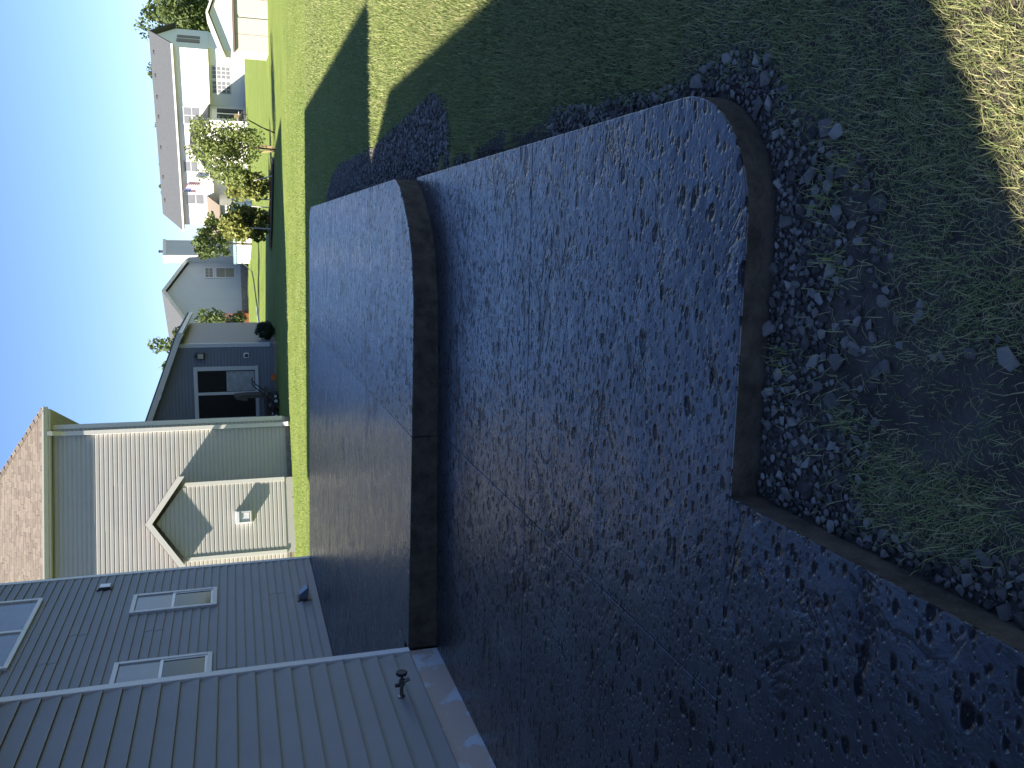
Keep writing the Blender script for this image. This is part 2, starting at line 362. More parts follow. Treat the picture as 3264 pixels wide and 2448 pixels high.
slab_piece('concrete_panel', [(-1.47+J, 6.25)]+step[1:]+[(.45, 14.6)]+arc(.05, 14.9, .4, 0, 90, 6)+[(-1.60+J, 15.32)], uz, -.25, SM2, upper)
slab_piece('concrete_panel', [(-3.145, 6.25), (-1.47-J, 6.25), (-1.60-J, 15.32), (-5.73, 15.32), (-5.73, 6.4), (-3.145, 6.4)], uz, -.25, ['slab3', 'slabside'], upper)
# ------------------------------------------------------------------ siding
LAP = lambda h: [(0, 0), (.022, 0), (.0225, .008), (.015, h*.4), (.0055, h*.8), (.002, h+.003), (0, h+.003)]
DUTCH = lambda h: [(0, 0), (.015, 0), (.0155, h*.62), (.012, h*.68), (.003, h*.80), (.002, h+.002), (0, h+.002)]
_pc = {}
def plank(parent, o, d, n, length, z, h, prof, matn, proud=0.):
    """one siding course piece; o start point (x,y), d along the wall, n outward normal"""
    key = (round(length, 3), h, prof, matn)
    if key not in _pc:
        mb = MB(); pts = prof(h); k = len(pts)
        vs = [(t, p[0], p[1]) for t in (0, length) for p in pts]
        mb.add(vs, [tuple(range(k)), tuple(range(2*k-1, k-1, -1))]+[(i, k+i, k+(i+1) % k, (i+1) % k) for i in range(k)])
        _pc[key] = mb.mesh('siding_plank', matn, fix=True)
    q = bpy.data.objects.new('siding_plank', _pc[key]); COL.objects.link(q); q.parent = parent
    ang = math.atan2(d[1], d[0]); flip = (n[0]*-d[1]+n[1]*d[0]) < 0
    q.location = (o[0]+n[0]*proud, o[1]+n[1]*proud, z); q.rotation_euler = (0, 0, ang)
    if flip: q.scale = (1, -1, 1)
    return q
def siding(parent, o, d, n, z0, rows, h, prof, matn, clip, seam=None, rs=1):
    r = random.Random(rs)
    for i in range(rows):
        z = z0+i*h; ab = clip(z)
        if not ab or ab[1]-ab[0] < .05: continue
        a, b_ = ab; cuts = []
        if seam:
            if i % 2 == 0: cur = r.uniform(.12, .9)
            c = a+(b_-a)*cur+(0.008 if i % 2 else 0)
            cuts = [c]
        e = [a]+cuts+[b_]
        for k in range(len(e)-1):
            s0 = e[k]-(.02 if k else 0)
            plank(parent, (o[0]+d[0]*s0, o[1]+d[1]*s0), d, n, e[k+1]-s0, z, h, prof, matn, .004*k)
def solid(name, matn, parent, fn, **kw):
    mb = MB(); fn(mb); return mb.obj(name, matn, parent, **kw)

# ------------------------------------------------------------------ our house (left)
house = thing('house', 'blue-grey lap-sided two-storey house at the left, standing right beside the dark patio', 'house', (-4, 5, 0))
hp = bpy.data.objects.new
def P(mb, name, m, parent=house, **kw):
    o = mb.obj(name, m, parent, **kw)
    if parent is house: o.location = (4, -5, 0)
    return o
P(MB().box(-12.5, -3.165, -.51, 6.235, .15, 3.13), 'wall', 'sid')
P(MB().box(-12.5, -5.715, 6.235, 15.29, .15, 5.76), 'wall', 'sid')
P(MB().box(-12.4, -3.158, -.50, 6.238, -.3, .222), 'foundation', 'found')
P(MB().box(-12.4, -5.712, 6.238, 15.288, -.3, .2), 'foundation', 'found')
class Off:  # planks hang under an offset frame so their numbers stay in world metres
    pass
def place(o): o.location = Vector(o.location)+Vector((4, -5, 0))
before = set(COL.objects)
siding(house, (-3.163, -.51), (0, 1), (1, 0), .222, 23, .1265, LAP, 'sid', lambda z: (0, 6.69), True, 4)
siding(house, (-5.713, 6.235), (0, 1), (1, 0), .285, 43, .1265, LAP, 'sid', lambda z: (0, 8.99), True, 11)
for o in set(COL.objects)-before: place(o)
P(MB().box(-3.165, -3.135, 6.19, 6.262, .217, 3.14).box(-3.25, -3.165, 6.236, 6.266, .217, 3.14), 'corner_board', 'trim', bevel=.003)
P(MB().box(-5.715, -5.685, 15.215, 15.31, .262, 5.76).box(-5.80, -5.715, 15.291, 15.315, .262, 5.76), 'corner_board', 'trim', bevel=.003)
# roofs (above the frame: they shade the patio)
def hip(mb, x0, x1, y0, y1, z, pitch):
    hw = (x1-x0)/2; rz = z+hw*pitch; xm = (x0+x1)/2
    v = [(x0,y0,z),(x1,y0,z),(x1,y1,z),(x0,y1,z),(xm,y0+hw,rz),(xm,y1-hw,rz)]
    return mb.add(v, [(0,1,4),(1,2,5,4),(2,3,5),(3,0,4,5),(3,2,1,0)])
mb = MB(); hip(mb, -12.95, -5.05, 5.78, 15.75, 5.93, .5); P(mb, 'roof', 'roof_g')
P(MB().box(-12.95, -5.06, 5.8, 15.74, 5.765, 5.925), 'fascia', 'trim')
mb = MB().prism([(-2.85, -.75, 3.27), (-2.85, -.75, 3.18), (-7.6, -.75, 6.12), (-7.6, -.75, 6.21)], (0, 7.05, 0))
mb.prism([(-12.35, -.75, 3.27), (-12.35, -.75, 3.18), (-7.6, -.75, 6.12), (-7.6, -.75, 6.21)], (0, 6.53, 0)); P(mb, 'roof', 'roof_g', fix=True)
P(MB().prism([(-3.3, -.56, 3.1), (-7.6, -.56, 5.75), (-11.9, -.56, 3.1)], (0, 6.79, 0)), 'gable_wall', 'sid', fix=True)
P(MB().box(-3.17, -2.87, -.73, 6.28, 3.14, 3.165).box(-2.875, -2.855, -.73, 6.28, 3.14, 3.24), 'soffit', 'trim')
def hung_window(name, parent, y0, y1, z0, z1, X, split='h', off=(4, -5, 0), label=None):
    fr = MB(); t = .062; d = .045
    fr.box(X, X+d, y0, y1, z0, z0+t).box(X, X+d, y0, y1, z1-t, z1).box(X, X+d, y0, y0+t, z0+t, z1-t).box(X, X+d, y1-t, y1, z0+t, z1-t)
    f = fr.obj(name, 'trim', parent, bevel=.004); f.location = off
    zm = (z0+z1)/2; ym = (y0+y1)/2; g = .03
    if split == 'h':
        a = MB().box(X+.004, X+.022, y0+t, y1-t, z0+t, zm).obj('pane', 'glass', f)
        c = MB().box(X+.004, X+.026, y0+t, y1-t, zm+.04, z1-t).obj('pane', 'blind', f)
        MB().box(X+.01, X+.036, y0+t, y1-t, zm, zm+.04).obj('meeting_rail', 'alu', f)
        MB().box(X+.01, X+.032, y0+t, y0+t+g, z0+t, zm).box(X+.01, X+.032, y1-t-g, y1-t, z0+t, zm).box(X+.01, X+.032, y0+t+g, y1-t-g, z0+t, z0+t+g).obj('sash', 'alu', f)
    else:
        MB().box(X+.004, X+.02, y0+t, ym-.03, z0+t, z1-t).obj('pane', 'blind', f)
        MB().box(X+.004, X+.02, ym+.03, y1-t, z0+t, z1-t).obj('pane', 'blind', f)
        MB().box(X+.004, X+.04, ym-.03, ym+.03, z0+t, z1-t).obj('mullion', 'trim', f)
    if label: f['label'] = label
    return f
hung_window('window', house, 13.50, 14.21, 1.825, 3.08, -5.705)
hung_window('window', house, 11.18, 11.89, 1.855, 3.09, -5.705)
hung_window('window', house, 12.10, 14.44, 4.40, 5.55, -5.705, 'v')
v = MB().box(-5.70, -5.672, 14.58, 14.80, 3.44, 3.67).box(-5.672, -5.655, 14.60, 14.78, 3.455, 3.645); v = P(v, 'wall_vent', 'dark', bevel=.004)
MB().box(-5.656, -5.648, 14.62, 14.765, 3.475, 3.63).obj('louvre', 'alu', v, bevel=.003)
# dryer hood
d = P(MB().box(-5.70, -5.678, 13.34, 13.60, .40, .62), 'dryer_vent', 'dark')
mb = MB().prism([(-5.678, 13.38, .60), (-5.60, 13.38, .585), (-5.50, 13.38, .46), (-5.53, 13.38, .44), (-5.678, 13.38, .46)], (0, .18, 0)); mb.obj('hood', mat('vent_hood', (.10, .12, .16), .22, .7), d, bevel=.006, fix=True)
# hose spigot
sx, sy, szz = -3.148, 5.56, .40
sp = P(MB().lathe([(.028, 0), (.028, .008), (.013, .012), (.013, .075), (.017, .078), (.017, .10)], (sx, sy, szz), 'x', 12), 'spigot', 'brass', smooth=False)
mb = MB()
mb.tube([(sx+.08, sy, szz), (sx+.115, sy, szz-.02), (sx+.13, sy, szz-.055)], [.015, .014, .016], 10)
mb.obj('spout', 'brass', sp)
mb = MB().lathe([(.019, .10), (.019, .135), (.010, .14), (.010, .165)], (sx, sy, szz), 'x', 10); mb.obj('bonnet', 'brass', sp)
mb = MB()
for k in range(8):
    a = k*math.pi/4; mb.lathe([(.011, .165), (.013, .172), (.013, .182), (.011, .188)], (sx, sy+.027*math.cos(a), szz+.027*math.sin(a)), 'x', 8)
mb.lathe([(.024, .166), (.027, .172), (.027, .181), (.018, .187)], (sx, sy, szz), 'x', 12); mb.obj('handle', 'black', sp)
mb = MB().lathe([(.010, 0), (.014, .01), (.014, .03), (.010, .034)], (sx+.09, sy, szz+.012), 'z', 10); mb.obj('vacuum_breaker', 'black', sp)

# ------------------------------------------------------------------ neighbour: beige two-storey house (turned 17 degrees)
nb = thing('neighbour_house', 'beige-sided two-storey house with tan shingle roof and small gabled bump-out', 'house', (-5.14, 25.3, 0), rad(17))
def Q(mb, name, m, parent=nb, **kw): return mb.obj(name, m, parent, **kw)
WN = -10.2; DN = 8.6
Q(MB().box(WN, -.005, .003, DN, .15, 6.14), 'wall', 'sid_n')
Q(MB().box(WN+.05, -.02, .02, DN-.02, -.5, .225), 'foundation', 'found2')
siding(nb, (WN, .002), (1, 0), (0, -1), .22, 53, .1116, DUTCH, 'sid_n', lambda z: (0, -WN), True, 5)
BP = -.45
bump = Q(MB().box(-3.83, -1.755, BP+.003, .001, -.3, 2.84).prism([(-3.83, BP+.003, 2.84), (-1.755, BP+.003, 2.84), (-2.78, BP+.003, 3.58)], (0, -BP-.004, 0)), 'bump_out', 'sid_n', fix=True)
def bclip(z):
    if z < 2.80: return (0, 2.075)
    k = (z+.1116-2.84)/.74; return (k*1.05, 2.075-k*1.025)
siding(bump, (-3.83, BP+.002), (1, 0), (0, -1), .25, 29, .1116, DUTCH, 'sid_n', bclip, False, 9)
Q(MB().box(-.11, .012, -.035, .002, .22, 6.14).box(.0, .016, .002, .11, .22, 6.14), 'corner_board', 'trim_n', bevel=.003)
MB().box(-1.85, -1.742, BP-.035, BP+.001, .24, 2.83).box(-1.755, -1.735, BP+.001, BP+.1, .24, 2.83).obj('corner_board', 'trim_n', bump, bevel=.003)
MB().box(-3.84, -3.735, BP-.035, BP+.001, .24, 2.83).box(-3.85, -3.83, BP+.001, BP+.1, .24, 2.83).obj('corner_board', 'trim_n', bump, bevel=.003)
pk = (-2.78, 3.86); er = (-1.575, 3.03); el_ = (-3.985, 3.03); YF = -.68
for e in (er, el_):
    MB().prism([(pk[0], YF+.01, pk[1]), (e[0], YF+.01, e[1]), (e[0], YF+.01, e[1]-.05), (pk[0], YF+.01, pk[1]-.05)], (0, -YF-.02, 0)).obj('gable_roof', 'roof_n', bump, fix=True)
    MB().prism([(pk[0], YF-.02, pk[1]-.02), (e[0], YF-.02, e[1]-.02), (e[0], YF-.02, e[1]-.19), (pk[0], YF-.02, pk[1]-.19)], (0, .03, 0)).prism([(pk[0], YF+.012, pk[1]-.055), (e[0], YF+.012, e[1]-.055), (e[0], YF+.012, e[1]-.12), (pk[0], YF+.012, pk[1]-.12)], (0, .21, 0)).obj('fascia', 'trim_n', bump, fix=True)
vb = MB().box(-2.945, -2.595, BP-.05, BP-.012, 1.13, 1.58).obj('vent_box', 'alu', bump, bevel=.006)
VY = BP-.21
MB().box(-2.925, -2.615, VY, BP-.05, 1.47, 1.55).box(-2.925, -2.615, VY+.02, BP-.05, 1.16, 1.20).box(-2.925, -2.895, VY+.02, BP-.05, 1.20, 1.47).box(-2.645, -2.615, VY+.02, BP-.05, 1.20, 1.47).obj('vent_hood', 'alu', vb, bevel=.004)
MB().box(-2.885, -2.655, VY+.04, VY+.07, 1.215, 1.455).obj('louvre', 'alu', vb)
EX, EY = .42, -.30
Q(MB().box(WN-.4, EX-.02, EY+.02, -.04, 6.14, 6.16).box(.02, EX-.02, -.04, DN+.4, 6.14, 6.16), 'soffit', 'soffit')
Q(MB().box(WN-.4, EX, EY+.005, EY+.025, 6.135, 6.31).box(EX-.022, EX, EY+.03, DN+.4, 6.135, 6.31), 'fascia', 'trim_n')
Q(MB().prism([(WN-.4, EY, 6.18), (WN-.4, EY-.05, 6.185), (WN-.4, EY-.085, 6.24), (WN-.4, EY-.11, 6.27), (WN-.4, EY-.11, 6.31), (WN-.4, EY-.10, 6.31), (WN-.4, EY-.10, 6.28), (WN-.4, EY, 6.28)], (EX-WN+.4+.05, 0, 0)), 'gutter', 'trim_n', fix=True)
ds = MB()
def rect_tube(mb, pts, w_, d_):
    pts = [Vector(p) for p in pts]; n = len(pts)
    vs = []
    for i, p in enumerate(pts):
        t = (pts[min(i+1, n-1)]-pts[max(0, i-1)]).normalized(); sdv = Vector((1, 0, 0)); u = t.cross(sdv).normalized()
        vs += [p+sdv*a*w_+u*c*d_ for a, c in ((-.5, -.5), (.5, -.5), (.5, .5), (-.5, .5))]
    fs = [(i*4+k, i*4+(k+1) % 4, (i+1)*4+(k+1) % 4, (i+1)*4+k) for i in range(n-1) for k in range(4)]+[(3, 2, 1, 0), tuple(range(4*n-4, 4*n))]
    mb.add(vs, fs)
rect_tube(ds, [(-.235, EY-.05, 6.2), (-.235, EY-.03, 6.10), (-.235, -.12, 5.92), (-.235, -.062, 5.82), (-.235, -.06, .26), (-.235, -.10, .14), (-.235, -.26, .05)], .11, .07)
Q(ds, 'downspout', 'trim_n', fix=True)
PZ = .85; RZ0 = 6.31; hw = (DN+.82-EY)/2-.05
roof = Q(MB().add([(WN-.5, EY-.02, RZ0), (EX, EY-.02, RZ0), (EX, EY-.02+2*hw, RZ0), (WN-.5, EY-.02+2*hw, RZ0), (EX-hw, EY-.02+hw, RZ0+hw*PZ), (WN-.5+hw, EY-.02+hw, RZ0+hw*PZ)],
               [(0, 1, 4, 5), (1, 2, 4), (2, 3, 5, 4), (3, 0, 5), (3, 2, 1, 0)]), 'roof', 'roof_base')
exp = .115; ct = math.sqrt(1+PZ*PZ)
tabs = []
rr = random.Random(3)
for row in range(32):
    s0 = row*exp; y = EY-.05+s0/ct; z = RZ0+(s0/ct)*PZ-.005; xr = EX+.02-s0/ct
    x = xr
    while x > -8.0:
        wd = rr.choice((.11, .14, .18, .22)); x0 = max(x-wd, -8.2); lift = rr.choice((.004, .007, .011))
        tabs.append((x0, x, y, z, lift)); x = x0-.002
big = [t for t in tabs if t[0] > -5.2]
big.sort(key=lambda t: (t[3], -t[0]))
_sh = {}
def shingle_geo(mb, x0, x1, y, z, lift):
    ln = (exp+.012)/ct
    v = [(x0, y, z+lift), (x1, y, z+lift), (x1, y+ln, z+lift+ln*PZ-.004), (x0, y+ln, z+lift+ln*PZ-.004), (x0, y, z), (x1, y, z)]
    mb.add(v, [(0, 1, 2, 3), (4, 5, 1, 0), (5, 2, 1), (4, 0, 3)])
for t in big[:300]:
    key = (round(t[1]-t[0], 3), t[4])
    if key not in _sh:
        mb = MB(); shingle_geo(mb, 0, key[0], 0, 0, t[4]); _sh[key] = mb.mesh('shingle', 'roof_n')
    o = bpy.data.objects.new('shingle', _sh[key]); COL.objects.link(o); o.parent = roof; o.location = (t[0], t[2], t[3])
mb = MB()
for t in big[300:]+[t for t in tabs if t[0] <= -5.2]: shingle_geo(mb, *t)
tag(mb.obj('shingles', 'roof_n2', roof), kind='stuff')
mb = MB()   # hip cap
for k in range(27):
    a = Vector((EX+.01-k*.14, EY-.03+k*.14, RZ0+.015+k*.14*PZ)); e = a+Vector((-.19, .19, .19*PZ-.012))
    q = Vector((.10, .10, -.04)); mb.add([a+q, a+Vector((0, 0, .022)), a-Vector((.10, .10, .04)), e-Vector((.10, .10, .04)), e, e+q], [(0, 1, 4, 5), (1, 2, 3, 4)])
mb.obj('hip_cap', 'roof_n2', roof)

# ------------------------------------------------------------------ grey single-storey house behind it
gh = thing('grey_house', 'dark grey single-storey house with sliding patio door, in shade', 'house', (-7, 33, 0))
def G(mb, name, m, parent=gh, **kw):
    o = mb.obj(name, m, parent, **kw)
    if parent is gh: o.location = (7, -33, 0)
    return o
GX = -3.95; gp = -7.35
def rk(x): return 3.42+.37*(-3.51-x) if x > gp else 3.42+.37*(-3.51-gp)-.37*(gp-x)
G(MB().box(-10.7, GX-.005, 33.018, 41, .1, 3.36), 'wall', 'sid_g'); 
G(MB().prism([(-10.7, 33.018, 3.36), (GX-.005, 33.018, 3.36), (gp, 33.018, rk(gp)-.25)], (0, 7.9, 0)), 'gable_wall', 'sid_g', fix=True)
G(MB().box(-10.65, GX-.01, 33.03, 40.9, -.5, .25), 'foundation', 'found2')
before = set(COL.objects)
def gclip(z):
    zz = z+.1138
    if zz < 3.36: return (0, 6.75)
    x = -3.51-(zz+.20-3.42)/.37; 
    if x < gp: return None
    return (10.7+2*gp-x, 10.7+x)
siding(gh, (-10.7, 33.017), (1, 0), (0, -1), .245, 40, .1138, LAP, 'sid_g', gclip, False, 2)
for o in set(COL.objects)-before: o.location = Vector(o.location)+Vector((7, -33, 0))
G(MB().box(GX-.12, GX+.012, 32.985, 33.017, .235, 3.36).box(GX-.004, GX+.016, 33.017, 33.12, .235, 3.36), 'corner_board', 'trim', bevel=.003)
for sgn in (1, -1):
    e = (-3.51, 3.42) if sgn > 0 else (2*gp+3.51, 3.42); pkz = rk(gp)
    G(MB().prism([(gp, 32.68, pkz), (e[0], 32.68, e[1]), (e[0], 32.68, e[1]-.07), (gp, 32.68, pkz-.07)], (0, 8.6, 0)), 'roof', 'roof_g', fix=True)
    G(MB().prism([(gp, 32.66, pkz-.05), (e[0], 32.66, e[1]-.05), (e[0], 32.66, e[1]-.24), (gp, 32.66, pkz-.24)], (0, .03, 0)).prism([(gp, 32.695, pkz-.08), (e[0], 32.695, e[1]-.08), (e[0], 32.695, e[1]-.12), (gp, 32.695, pkz-.12)], (0, .3, 0)), 'fascia', 'trim_n', fix=True)
G(MB().box(-3.60, -3.50, 32.69, 41.2, 3.20, 3.34), 'gutter', 'trim')
dr = G(MB().box(-6.80, -4.77, 32.955, 32.999, .66, .78).box(-6.80, -4.77, 32.955, 32.999, 2.77, 2.90).box(-4.92, -4.77, 32.955, 32.999, .78, 2.77).box(-6.80, -6.66, 32.955, 32.999, .78, 2.77).box(-5.81, -5.71, 32.945, 32.999, .78, 2.77), 'patio_door', 'trim', bevel=.005)
MB().box(-5.71, -4.92, 32.985, 32.997, .78, 2.77).obj('pane', 'glass', dr)
MB().box(-6.66, -5.81, 32.985, 32.997, .78, 2.77).obj('pane', 'glass', dr)
MB().box(-5.69, -4.96, 32.974, 32.984, .80, 1.78).obj('blind', mat('pale_curtain', (.34, .36, .36), .7, .3, .3, 5), dr)
lm = G(MB().box(-4.50, -4.25, 32.86, 32.99, 2.50, 2.54).box(-4.50, -4.25, 32.86, 32.99, 2.74, 2.79).box(-4.49, -4.47, 32.87, 32.89, 2.54, 2.74).box(-4.28, -4.26, 32.87, 32.89, 2.54, 2.74).prism([(-4.45, 32.9, 2.79), (-4.30, 32.9, 2.79), (-4.37, 32.9, 2.88)], (0, .08, 0)), 'wall_lantern', 'black')
MB().box(-4.465, -4.285, 32.885, 32.985, 2.545, 2.735).obj('lantern_glass', mat('frosted_glass', (.35, .35, .28), .3, .5), lm)
ob = G(MB().box(-4.48, -4.28, 32.95, 33.0, .97, 1.16), 'outlet_box', 'alu', bevel=.02)
MB().box(-4.44, -4.33, 32.93, 32.95, 1.0, 1.12).obj('outlet_cover', 'dark', ob, bevel=.01)
st = G(MB().box(-6.9, -5.55, 31.95, 32.95, .42, .48).box(-6.9, -5.62, 31.6, 31.95, .16, .22), 'door_steps', 'wood_d')
for x in (-6.85, -5.66): MB().box(x, x+.09, 31.97, 32.06, -.2, .42).obj('post', 'wood_d', st)
# ------------------------------------------------------------------ things by the patio door
mw = thing('lawn_mower', 'black push mower with raised tubular handle beside the grey house steps', 'lawn mower', (-5.95, 31.1, float(gz(-5.95, 31.1))), rad(-12))
MB().lathe([(.22, .10), (.27, .12), (.28, .20), (.20, .24), (.10, .27), (.09, .36), (.02, .38)], (0, 0, 0), 'z', 16).obj('deck', 'black', mw)
for x in (-.27, .30):
    for y in (-.22, .22):
        wv = MB().lathe([(.10, -.03), (.115, -.02), (.115, .02), (.10, .03)], (x, y, .115), 'y', 16).obj('wheel', 'black', mw)
        MB().lathe([(.055, -.035), (.055, .035)], (x, y, .115), 'y', 12).obj('hub', 'alu', wv)
MB().tube([(.28, -.2, .2), (.78, -.2, .78), (.93, -.2, .90), (1.02, -.17, .88), (1.02, .17, .88), (.93, .2, .90), (.78, .2, .78), (.28, .2, .2)], .019, 8).obj('handle', 'black', mw)
MB().box(.45, .50, -.2, .2, .40, .44).obj('crossbar', 'black', mw)
MB().prism([(-.25, -.05, .14), (-.75, -.05, .03), (-.78, -.05, .09), (-.27, -.05, .24)], (0, .16, 0)).obj('discharge_chute', 'white', mw, fix=True)
lid = thing('grill_cart', 'dark grey wooden cart leaning by the patio door, beside the mower', 'cart', (-5.72, 32.2, float(gz(-5.7, 32.2))))
MB().box(-.06, .06, -.3, .3, .55, 1.05).prism([(-.16, -.3, 1.05), (.06, -.3, 1.05), (.02, -.3, 1.50), (-.10, -.3, 1.42)], (0, .6, 0)).obj('body', 'wood_d', lid, fix=True)
for y in (-.26, .22): MB().box(-.05, 0, y, y+.05, 0, .55).obj('leg', 'wood_d', lid)
MB().box(-.09, -.06, -.32, .32, .50, .56).obj('rail', 'wood_d', lid)
ot = MB().prism([(-5.28, 32.55, .08), (-5.10, 32.55, .05), (-5.02, 32.55, .11), (-5.12, 32.55, .22), (-5.26, 32.55, .25)], (0, .05, 0)).obj('garden_trowel', 'orange', fix=True); tag(ot, 'small orange plastic scoop lying at the grey foundation', 'tool')
# ------------------------------------------------------------------ gravel
def rock_mesh(seed, flat_=.62):
    r = random.Random(seed); bm = bmesh.new()
    for _ in range(13):
        v = Vector((r.gauss(0, 1), r.gauss(0, 1), r.gauss(0, 1))).normalized()*r.uniform(.42, .56)
        bm.verts.new((v.x*r.uniform(.85, 1.25), v.y, v.z*flat_))
    h = bmesh.ops.convex_hull(bm, input=bm.verts)
    bmesh.ops.delete(bm, geom=[g for g in h['geom_interior'] if isinstance(g, bmesh.types.BMVert)], context='VERTS')
    bmesh.ops.recalc_face_normals(bm, faces=bm.faces)
    me = bpy.data.meshes.new('stone'); bm.to_mesh(me); bm.free(); me.materials.append(MT['stone']); return me
rocks = [rock_mesh(s) for s in range(12)]
def sample_soil(n, yr, xr, rs):
    r = np.random.default_rng(rs); x = r.uniform(*xr, n); y = r.uniform(*yr, n)
    k = inpoly(x, y, SOIL); return x[k], y[k], r
# close stones, one object each
x, y, r = sample_soil(60000, (1.2, 4.2), (-.8, .7), 5)
sd = slab_dist(x, y)
band = np.exp(-((sd-.06)/.16)**2)*np.where(x > -.62, 1, .55)
dens = np.where(sd > .012, band, 0)
dens = dens + np.where((sd > .02), .035, 0)
k = r.random(len(x)) < dens; x, y, sd = x[k], y[k], sd[k]
placed = []; grid = {}
def free(px, py, rad_):
    gx_, gy_ = int(px/.06), int(py/.06)
    for i in (-1, 0, 1):
        for j in (-1, 0, 1):
            for (qx, qy, qr) in grid.get((gx_+i, gy_+j), ()):
                if (qx-px)**2+(qy-py)**2 < (.80*(qr+rad_))**2: return False
    return True
for a, c in zip(x, y):
    s_ = min(.056, .0135*math.exp(abs(r.normal(0, .62)))+.004)
    if free(a, c, s_/2):
        grid.setdefault((int(a/.06), int(c/.06)), []).append((a, c, s_/2)); placed.append((a, c, s_))
placed.sort(key=lambda t: -t[2]/math.hypot(t[0], t[1], 1.5))
for i, (a, c, s_) in enumerate(placed[:300]):
    o = bpy.data.objects.new('stone', rocks[i % 12]); COL.objects.link(o); o.parent = gravel_bed
    o.location = (a, c, float(gz(a, c))+.010+s_*.13); o.rotation_euler = (r.normal(0, .25), r.normal(0, .25), r.uniform(0, 6.28)); o.scale = (s_*1.15, s_, s_*.9)
# the rest, joined
def rock_arrays():
    out = []
    for me in rocks[:6]:
        v = np.array([tuple(q.co) for q in me.vertices]); f = []
        for p in me.polygons:
            vi = list(p.vertices); f += [(vi[0], vi[i], vi[i+1]) for i in range(1, len(vi)-1)]
        out.append((v, np.array(f)))
    return out
RA = rock_arrays()
rest = placed[300:]
# fine chips along the slab, and the gravel patch beside the upper patio
x, y, r = sample_soil(26000, (1.2, 6.2), (-.8, .75), 8); sd = slab_dist(x, y)
k = (sd > .004) & (r.random(len(x)) < np.exp(-((sd-.03)/.13)**2)*.8+.06); rest += [(a, c, r.uniform(.005, .013)) for a, c in zip(x[k], y[k])]
x, y, r = sample_soil(15000, (5.9, 15.5), (.40, 1.15), 9); k = (slab_dist(x, y) > .005)
rest += [(a, c, r.uniform(.012, .045)) for a, c in zip(x[k], y[k])]
V = []; Fc = []; off = 0
for a, c, s_ in rest:
    v, f = RA[r.integers(6)]; th = r.uniform(0, 6.28); q = v*np.array([1.15, 1, .9])*s_
    q = np.stack([q[:, 0]*math.cos(th)-q[:, 1]*math.sin(th)+a, q[:, 0]*math.sin(th)+q[:, 1]*math.cos(th)+c, q[:, 2]+float(gz(a, c))+.010+s_*.12], 1)
    V.append(q); Fc.append(f+off); off += len(q)
def np_mesh(name, V, F, mats, rnd=None):
    me = bpy.data.meshes.new(name); nf = len(F); k = F.shape[1]
    me.vertices.add(len(V)); me.vertices.foreach_set('co', V.astype(np.float32).ravel())
    me.loops.add(nf*k); me.loops.foreach_set('vertex_index', F.astype(np.int32).ravel())
    me.polygons.add(nf); me.polygons.foreach_set('loop_start', np.arange(0, nf*k, k, dtype=np.int32)); me.polygons.foreach_set('loop_total', np.full(nf, k, np.int32))
    me.materials.append(MT[mats]); 
    if rnd is not None:
        at = me.attributes.new('rnd', 'FLOAT', 'POINT'); at.data.foreach_set('value', rnd.astype(np.float32))
    me.update(calc_edges=True); return me
tag(link('gravel', np_mesh('gravel', np.concatenate(V), np.concatenate(Fc), 'stone2'), gravel_bed), kind='stuff')

# ------------------------------------------------------------------ grass
def blades(x, y, length, width, r, lean=.55, dry=.25, z=None):
    n = len(x); th = r.uniform(0, 2*np.pi, n); L = length*r.uniform(.55, 1.25, n); ln = np.abs(r.normal(0, lean, n))+.12+.25*(lean > .8)
    wx, wy = np.cos(th+np.pi/2), np.sin(th+np.pi/2); dx, dy = np.cos(th), np.sin(th)
    z0 = gz(x, y) if z is None else z
    W = width*r.uniform(.6, 1.3, n)/2
    s1 = np.clip(ln*.6, 0, 1.2); s2 = np.clip(ln*1.5, 0, 1.5)
    mx_, my_, mz_ = x+dx*L*.5*np.sin(s1), y+dy*L*.5*np.sin(s1), z0+L*.5*np.cos(s1)
    tx, ty, tz = mx_+dx*L*.5*np.sin(s2), my_+dy*L*.5*np.sin(s2), mz_+L*.5*np.cos(s2)
    V = np.empty((n, 5, 3))
    V[:, 0] = np.stack([x-wx*W, y-wy*W, z0-.005], 1); V[:, 1] = np.stack([x+wx*W, y+wy*W, z0-.005], 1)
    V[:, 2] = np.stack([mx_+wx*W*.8, my_+wy*W*.8, mz_], 1); V[:, 3] = np.stack([mx_-wx*W*.8, my_-wy*W*.8, mz_], 1)
    V[:, 4] = np.stack([tx, ty, tz], 1)
    o = np.arange(n)[:, None]*5
    F = np.concatenate([o+np.array([[0, 1, 2]]), o+np.array([[0, 2, 3]]), o+np.array([[3, 2, 4]])], 0)
    t = r.random(n); c = np.where(t < dry, r.uniform(.55, 1, n), r.uniform(0, .35, n))
    return V.reshape(-1, 3), F, np.repeat(c, 5)
def pnoise(x, y, s, seed):
    r = np.random.default_rng(seed); v = 0
    for i in range(5):
        a = r.uniform(0, 6.28); k = s*r.uniform(.6, 1.9); v = v+np.sin(k*(x*np.cos(a)+y*np.sin(a))+r.uniform(0, 6.28))
    return v/5
def scatter(x0, x1, y0, y1, n, r):
    x = r.uniform(x0, x1, n); y = r.uniform(y0, y1, n); d = np.hypot(x, y)
    ok = slab_dist(x, y) > .02+.03*r.random(n)
    jj = .035+.05*np.clip(pnoise(x, y, 14, 2)+.5, 0, 1)
    jx = x+r.normal(0, 1, n)*jj; jy = y+r.normal(0, 1, n)*jj
    ok &= ~inpoly(jx, jy, SOIL)
    ok &= (x > -6.2) | (y > 15.6)
    return x[ok], y[ok], d[ok]
r = np.random.default_rng(21); parts = []
